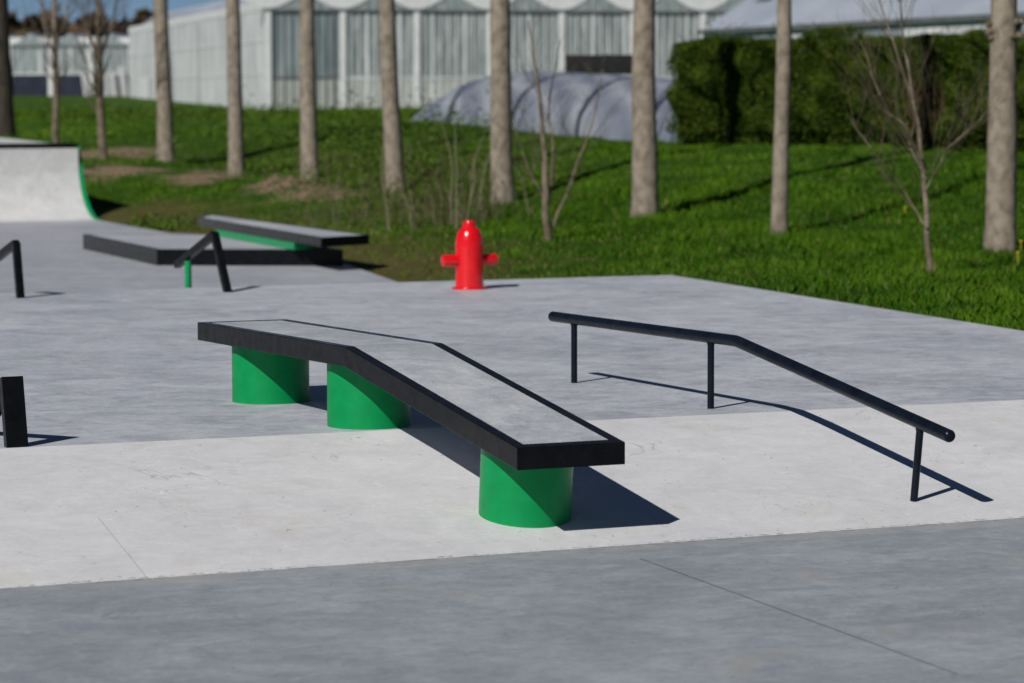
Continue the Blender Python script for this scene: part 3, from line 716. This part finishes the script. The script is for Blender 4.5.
# ------------------------------------------------------------------ hedge
hA, hB = at(650,148,58)[:2], at(1130,156,51)[:2]; hv = hB-hA; HL = np.linalg.norm(hv); hv = hv/HL; hn = np.array([-hv[1], hv[0]])
if hn@(CAM[:2]-hA) > 0: hn = -hn
hbz = h1(*hA); hedge = empty('hedge', (hA[0], hA[1], hbz)); tag(hedge, 'long dense dark green conifer hedge on the slope at right', 'hedge')
n = 160000; s = rng.random(n)*HL*1.0; face = rng.random(n)
def htop(s): return 1.86+.05*np.sin(s*2.1)+.06*np.sin(s*5.3+1)+.10*np.maximum(0, np.sin(s*3.7+.5))**3
bul = .08*np.sin(s*3.1+np.sin(s)*2)+.07*np.sin(s*7.3)
ht = htop(s); zz = ht*rng.random(n)**.85; dep_ = np.where(face < .72, np.abs(rng.normal(size=n))*.16, rng.random(n)*1.3)
bulz = .09*np.sin(zz*4+s*2.0)*np.sin(s*3.7)+.07*np.sin(zz*9+s*5)
dep_ = np.where(face < .72, dep_+bul*1.1+bulz*1.35, dep_)
zz = np.where(face >= .72, ht-np.abs(rng.normal(size=n))*.10+.03, zz)
endr = np.clip(1-s/.7, 0, 1); dep_ = dep_+endr*.5; zz = zz*(1-.18*endr**2)
spk = (rng.random(n) < .07) & (face >= .72); zz = np.where(spk, zz+rng.random(n)*.36*np.maximum(0, np.sin(s*9+np.sin(s*4)*3)), zz)
# undercut foot
ok = ~((zz < .28) & (rng.random(n) < .75)); s, zz, dep_, ok2 = s[ok], zz[ok], dep_[ok], ok
XY = hA+hv*s[:,None]+hn*dep_[:,None]; gz_ = height(XY, False)
Cn = np.column_stack([XY-hA, gz_-hbz+zz])
clump = .5+.5*np.sin(s*6+zz*5)*np.sin(zz*8-s*3+1)
rnd = np.clip(.12+.45*clump+.35*rng.random(len(s)), 0, .9)
br = (np.abs(s-(HL*.60)) < .28) & (zz < 1.15) & (zz > .25) & (rng.random(len(s)) < .5); rnd = np.where(br, 1.0, rnd)
quads('foliage', Cn, .015+.022*rng.random(len(s)), M['hedge'], rnd, hedge, aspect=.5)
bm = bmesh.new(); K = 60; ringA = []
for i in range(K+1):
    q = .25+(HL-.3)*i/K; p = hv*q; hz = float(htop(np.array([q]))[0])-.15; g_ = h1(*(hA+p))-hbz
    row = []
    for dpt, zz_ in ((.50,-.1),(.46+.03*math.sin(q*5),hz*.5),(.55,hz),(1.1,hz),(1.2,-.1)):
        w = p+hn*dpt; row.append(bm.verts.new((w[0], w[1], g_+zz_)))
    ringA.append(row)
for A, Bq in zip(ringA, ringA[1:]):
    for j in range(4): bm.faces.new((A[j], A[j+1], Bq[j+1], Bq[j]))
bm.faces.new(ringA[0]); bm.faces.new(list(reversed(ringA[-1]))); from_bm('dark_core', bm, M['core'], hedge)  # solid block added inside the foliage to stop light, its shade put into the colour

# ------------------------------------------------------------------ polytunnel
tA, tB = at(398,123,77)[:2], at(700,146,59)[:2]; tv = tB-tA; TL = np.linalg.norm(tv); tv /= TL; tn = np.array([-tv[1], tv[0]])
if tn@(CAM[:2]-tA) > 0: tn = -tn
tz = h1(*tA); tun = empty('polytunnel', (tA[0], tA[1], tz)); tag(tun, 'low arched tunnel covered with blue grey wrinkled film left of the hedge', 'polytunnel')
bm = bmesh.new(); rows = []; NS = 70; NA = 22
for i in range(NS+1):
    q = TL*i/NS; base = tv*q; g_ = h1(*(tA+base))-tz; row = []
    hh = 1.32+0; endk = min(1, (q+.02)/4.2); hh *= math.sqrt(max(.0, 1-(1-endk)**2))*.97+.03; 
    for j in range(NA+1):
        a = math.pi*j/NA; dx = 2.1*(1-math.cos(a)); z_ = hh*math.sin(a)**.8+.003*math.sin(q*9+j*1.3)
        w = base+tn*dx; row.append(bm.verts.new((w[0], w[1], g_+z_-.12)))
    rows.append(row)
for A, Bq in zip(rows, rows[1:]):
    for j in range(NA): bm.faces.new((A[j], A[j+1], Bq[j+1], Bq[j]))
bm.faces.new(rows[0]); bm.faces.new(list(reversed(rows[-1]))); from_bm('film_cover', bm, M['film'], tun, smooth=True)

# black screen panel standing behind the tunnel
sA, sB_ = at(566,72,84), at(650,72,84); sz = h1(*sA[:2])
scr = empty('windbreak_screen', (sA[0], sA[1], sz)); tag(scr, 'black rectangular mesh screen on posts standing behind the tunnel', 'screen')
sv = Vector((sB_-sA)); sv.z = 0; SLn = sv.length; ang = math.atan2(sv.y, sv.x); scr.rotation_euler = (0,0,ang)
ztop = at(566,55,84)[2]-sz
bm = bmesh.new(); box(bm, (0,-.03,ztop-.52), (SLn,.03,ztop)); from_bm('mesh_panel', bm, M['net'], scr)
for q in (0, SLn/2, SLn):
    bm = bmesh.new(); box(bm, (q-.04,.035,-.2), (q+.04,.115,ztop+.02)); from_bm('post', bm, M['dark_frame'], scr)

# ------------------------------------------------------------------ greenhouses
def greenhouse(A, Bv, depth_vec, nb, wall_h, gable_h, label, low_h=1.5, sub=9, name='greenhouse', zbase=None, clear=(), low=True, dark_base=0.0, side=True, gb=2.2):
    """A, Bv: front base line ends (xy); depth_vec: horizontal vector of its length; nb bays"""
    A = np.array(A[:2]); Bv = np.array(Bv[:2]); z0 = zbase
    t = empty(name, (A[0], A[1], z0)); ang = math.atan2(*(Bv-A)[::-1]); t.rotation_euler = (0,0,ang); tag(t, label, 'greenhouse')
    L = np.linalg.norm(Bv-A); u = (Bv-A)/L; v = np.array([-u[1], u[0]]); dv = np.array(depth_vec); dx, dy = dv@u, dv@v      # local skewed depth
    bw = L/nb
    for i in range(nb):
        x0_, x1_ = i*bw, (i+1)*bw; xm = (x0_+x1_)/2
        bm = bmesh.new(); lo = low_h if low else dark_base
        box(bm, (x0_, 0, lo), (x1_, .06, wall_h)); from_bm('glass_panel', bm, M['glass_clear'] if i in clear else M['glass'], t)
        if low:
            bm = bmesh.new(); box(bm, (x0_, -.01, -.6), (x1_, .06, low_h-.01)); from_bm('lower_panel', bm, M['glass_low'], t)
        if dark_base:
            bm = bmesh.new(); box(bm, (x0_, -.03, -.6), (x1_, .05, dark_base-.01)); from_bm('base_screen', bm, M['navy'], t)
        bm = bmesh.new()
        for k in range(1, sub):
            xx = x0_+bw*k/sub; w = .025+.05*((k*7+i*3) % 4 == 0); box(bm, (xx-w, -.05, (-.5 if low else lo)), (xx+w, -.012, wall_h))
        box(bm, (x0_, -.045, lo-.05), (x1_, -.014, lo+.05))
        from_bm('glazing_bars', bm, M['dark_frame'] if i in clear else M['white_sheet'], t)
        # gable above: glass triangle plus the pale roof seen at the gutters
        bm = bmesh.new(); zt_ = wall_h+.12; V = [bm.verts.new(p) for p in ((x0_+.35,0,zt_),(x1_-.35,0,zt_),(xm,0,zt_+gable_h))]; V2 = [bm.verts.new((p.co.x,.05,p.co.z)) for p in V]
        bm.faces.new(V); bm.faces.new(V2[::-1])
        for k in range(3): bm.faces.new((V[k], V2[k], V2[(k+1)%3], V[(k+1)%3]))
        from_bm('gable', bm, M['glass'], t)
        # roof slopes of this bay
        bm = bmesh.new(); r_ = []
        for sx, sy in ((0,0),(dx,dy)):
            r_.append([bm.verts.new((x0_+sx, sy+.06, zt_+.02)), bm.verts.new((xm+sx, sy+.06, zt_+gable_h+.03)), bm.verts.new((x1_+sx, sy+.06, zt_+.02))])
        for k in range(2): bm.faces.new((r_[0][k], r_[0][k+1], r_[1][k+1], r_[1][k]))
        so = bm.faces[:] if False else list(bm.faces); bmesh.ops.solidify(bm, geom=so, thickness=.05); from_bm('roof', bm, M['roof_white'], t)
    for i in range(nb+1):
        bm = bmesh.new(); x_ = i*bw; box(bm, (x_-.15, -.16, -.6), (x_+.15, -.055, wall_h)); from_bm('post', bm, M['white_paint'], t)
        # bowl of whitewashed panels round each gutter
        bm = bmesh.new(); pr = []; ns = 10; wd_ = bw*.36
        for k in range(ns+1):
            q = -1+2*k/ns; pr.append((x_+q*wd_, wall_h+.16+.50*abs(q)**1.8))
        a_ = [bm.verts.new((x, -.05, z)) for x, z in pr]+[bm.verts.new((x_+wd_, -.05, wall_h+.16+gable_h*.56)), bm.verts.new((x_-wd_, -.05, wall_h+.16+gable_h*.56))]
        f = bm.faces.new(a_); ext = bmesh.ops.extrude_face_region(bm, geom=[f])
        for vv in ext['geom']:
            if isinstance(vv, bmesh.types.BMVert): vv.co.y = -.008
        from_bm('gutter_panel', bm, M['white_paint'], t)
    bm = bmesh.new(); box(bm, (0, -.12, wall_h+.005), (L, -.0, wall_h+.13)); from_bm('top_rail', bm, M['dark_frame'], t)
    # end walls, back wall
    def wall(nm, p, q, z0_, z1_, m_, th=.08):
        p, q = Vector((*p, 0)), Vector((*q, 0)); d_ = (q-p).normalized(); nn = Vector((-d_.y, d_.x, 0))*th/2; bm = bmesh.new()
        poly_prism(bm, [(p+nn)[:2], (q+nn)[:2], (q-nn)[:2], (p-nn)[:2]], z0_, z1_); return from_bm(nm, bm, m_, t)
    wall('side_wall', (-.05,.1), (dx-.05,dy), -.6, wall_h+.1, M['white_sheet'])
    wall('side_wall', (L+.05,.1), (L+dx+.05,dy), -.6, wall_h+.1, M['white_sheet'])
    wall('back_wall', (dx,dy+.05), (L+dx,dy+.05), -.6, wall_h+.1, M['white_sheet'])
    if side:
        for k in range(2, 9, 2):                                  # sheet joints on the long side
            f = k/10; bm = bmesh.new(); c = Vector((dx*f-.12, dy*f, 0)); d_ = Vector((dx,dy,0)).normalized(); nn = Vector((-d_.y,d_.x,0))
            poly_prism(bm, [(c-d_*.04+nn*.02)[:2], (c+d_*.04+nn*.02)[:2], (c+d_*.04+nn*.05)[:2], (c-d_*.04+nn*.05)[:2]], -.5, wall_h); from_bm('sheet_joint', bm, M['dark_frame'], t)
        # two horizontal rails and the white verge of the roof
        for zz_, hh_, mm in ((wall_h*.36,.05,'white_paint'),(wall_h*.70,.05,'white_paint'),(wall_h+.10,.42,'white_paint')):
            d_ = Vector((dx,dy,0)).normalized(); nn = Vector((-d_.y,d_.x,0)); p = nn*.06; q = Vector((dx,dy,0))+nn*.06; bm = bmesh.new()
            poly_prism(bm, [p[:2], q[:2], (q+nn*.06)[:2], (p+nn*.06)[:2]], zz_, zz_+hh_); from_bm('side_rail', bm, M[mm], t)
        bm = bmesh.new(); d_ = Vector((dx,dy,0)).normalized(); nn = Vector((-d_.y,d_.x,0)); p = d_*(math.hypot(dx,dy)*.80)+nn*.14; q = p+d_*5.5
        poly_prism(bm, [p[:2], q[:2], (q+nn*.06)[:2], (p+nn*.06)[:2]], -.3, wall_h*.38); from_bm('white_door', bm, M['white_paint'], t)
    return t
g0 = at(268,110,150); g1_ = at(268+71*8.05,107,158)
gz0 = min(g0[2], g1_[2]); wallh = at(268,11,150)[2]-g0[2]
far = at(131,97,208); dvec = (far-g0)[:2]
greenhouse(g0, g1_, dvec, 8, at(268,12,150)[2]-gz0, 1.25, 'large glass greenhouse with white sheeted side wall and white posts behind the tree row', clear=(0,), zbase=gz0, low_h=at(268,78,150)[2]-gz0)
f0 = at(-30,95,222); f1 = at(172,95,222)
fgh = greenhouse(f0, f1, (f1-f0)[:2][::-1]*np.array([-1,1])*2.2, 5, at(60,47,222)[2]-f0[2], .85, 'distant low greenhouse with dark blue lower wall at far left', low=False, dark_base=at(60,74,222)[2]-f0[2], zbase=f0[2], sub=4, side=False)
# white sheets leaning on its front
ang = fgh.rotation_euler[2]; inv = Matrix.Rotation(-ang, 3, 'Z')
for px0_, px1_, py0_ in ((85,91,72),(103,110,72),(111,119,73),(122,129,67)):
    a = inv@(Vector(at(px0_, 96, 222))-Vector(f0)); b = inv@(Vector(at(px1_, 96, 222))-Vector(f0)); zt_ = at(px0_, py0_, 222)[2]-f0[2]
    bm = bmesh.new(); V = [bm.verts.new(p) for p in ((a.x,-.5,-.2),(b.x,-.5,-.2),(b.x-.25,-.25,zt_),(a.x-.25,-.25,zt_))]; f = bm.faces.new(V)
    bmesh.ops.solidify(bm, geom=[f], thickness=.06); from_bm('white_sheet', bm, M['white_paint'], fgh)

# second greenhouse behind the hedge: long eave, pale sloping roof
r0_ = at(703,31,110); r1_ = at(1024+60,10.5,83.5); gA2 = np.array(r0_[:2]); gB2 = np.array(r1_[:2]); L2 = np.linalg.norm(gB2-gA2); u = (gB2-gA2)/L2
gz2 = h1(*gA2); eh = r0_[2]-gz2
sh = empty('shed_greenhouse', (gA2[0], gA2[1], gz2)); sh.rotation_euler = (0,0,math.atan2(u[1], u[0])); tag(sh, 'greenhouse with pale blue sloping roof showing above the hedge', 'greenhouse')
sgn = 1 if np.array([-u[1], u[0]])@(gA2-CAM[:2]) > 0 else -1
L2 += 12; DW = 9.0; RH = 3.0; nb2 = 12; e2h = eh+.0
for i in range(nb2):
    bm = bmesh.new(); a, b = L2*i/nb2, L2*(i+1)/nb2; ys = sorted((0, .06*sgn)); box(bm, (a,ys[0],-.6), (b,ys[1],e2h-.12)); from_bm('wall_panel', bm, M['glass_clear'] if i % 3 == 1 else M['white_sheet'], sh)
bm = bmesh.new(); ys = sorted((-.15*sgn, .08*sgn)); box(bm, (-.1,ys[0],e2h-.11), (L2+.1,ys[1],e2h+.03)); from_bm('gutter', bm, M['dark_frame'], sh)
bm = bmesh.new()
V = [bm.verts.new(p) for p in ((-.1,.0,e2h+.05),(L2+.1,.0,e2h+.05),(L2+.1,DW/2*sgn,e2h+RH),(-.1,DW/2*sgn,e2h+RH),(L2+.1,DW*sgn,e2h+.05),(-.1,DW*sgn,e2h+.05))]
bm.faces.new(V[:4]); bm.faces.new((V[3],V[2],V[4],V[5])); bmesh.ops.solidify(bm, geom=list(bm.faces), thickness=.05); from_bm('roof', bm, M['roof_white'], sh)
for i in range(13):
    x = 1.4+L2*i/13; t0 = .30+.18*(i % 2); bm = bmesh.new(); y0_, y1_ = DW/2*t0*sgn, DW/2*(t0+.10)*sgn; z0_, z1_ = e2h+.05+RH*t0+.03, e2h+.05+RH*(t0+.10)+.03
    V = [bm.verts.new(p) for p in ((x,y0_,z0_),(x+1.3,y0_,z0_),(x+1.5,y1_,z1_),(x+.25,y1_,z1_))]; f = bm.faces.new(V); bmesh.ops.solidify(bm, geom=[f], thickness=.03); from_bm('roof_vent', bm, M['glass'], sh)
for s_, x in ((0,0),(1,L2)):
    bm = bmesh.new(); prof = [(.08*sgn,-.6),(.08*sgn,e2h),(DW/2*sgn,e2h+RH-.05),((DW-.08)*sgn,e2h),((DW-.08)*sgn,-.6)]; prism(bm, prof, x-.03, x+.03); from_bm('end_wall', bm, M['white_sheet'], sh)
bm = bmesh.new(); ys = sorted(((DW-.06)*sgn, DW*sgn)); box(bm, (0,ys[0],-.6), (L2,ys[1],e2h)); from_bm('back_wall', bm, M['white_sheet'], sh)

# ------------------------------------------------------------------ distant wood
n = 52000; px = -2200+4400*rng.random(n); dd = 560+110*rng.random(n); rr = _F[None,:]+_R2[None,:]*((px-512)/F_PX)[:,None]; P = CAM+rr*dd[:,None]
crown = 14.0+.5*np.sin(px*.05)+.6*np.sin(px*.13+1)+.4*np.sin(px*.31); z = 1.5+crown*(rng.random(n)**.8)+np.where(rng.random(n)<.12, rng.random(n)*1.5, 0)
g = quads('distant_wood', np.column_stack([P[:,:2], z]), 1.1+1.1*rng.random(n), M['wood_far'], rng.random(n), aspect=.8); tag(g, kind='stuff')

# ------------------------------------------------------------------ light
SAZ, SEL = .9953, .6760
w = bpy.data.worlds.new("World"); S.world = w; w.use_nodes = True; nt = w.node_tree
sky = nt.nodes.new("ShaderNodeTexSky"); sky.sky_type = 'NISHITA'; sky.sun_disc = False
sky.sun_elevation = SEL; sky.sun_rotation = SAZ+math.pi; sky.air_density = .6; sky.dust_density = 0.0; sky.ozone_density = 4.0; sky.altitude = 3500
bg = nt.nodes["Background"]; bg.inputs["Strength"].default_value = .05; nt.links.new(sky.outputs[0], bg.inputs["Color"])
ld = bpy.data.lights.new("sun", 'SUN'); ld.energy = 5.0; ld.angle = R(.5); ld.color = (1, .972, .93)
sun = bpy.data.objects.new("sun", ld); C.objects.link(sun)
dv = Vector((math.sin(SAZ)*math.cos(SEL), math.cos(SAZ)*math.cos(SEL), -math.sin(SEL)))
sun.rotation_euler = dv.to_track_quat('-Z', 'Y').to_euler(); sun.location = (0,0,30)
S.view_settings.view_transform = 'Standard'; S.view_settings.look = 'None'; S.view_settings.exposure = -0.30; S.view_settings.gamma = 1.0
S.render.engine = 'CYCLES'; S.render.resolution_x = 1024; S.render.resolution_y = 683
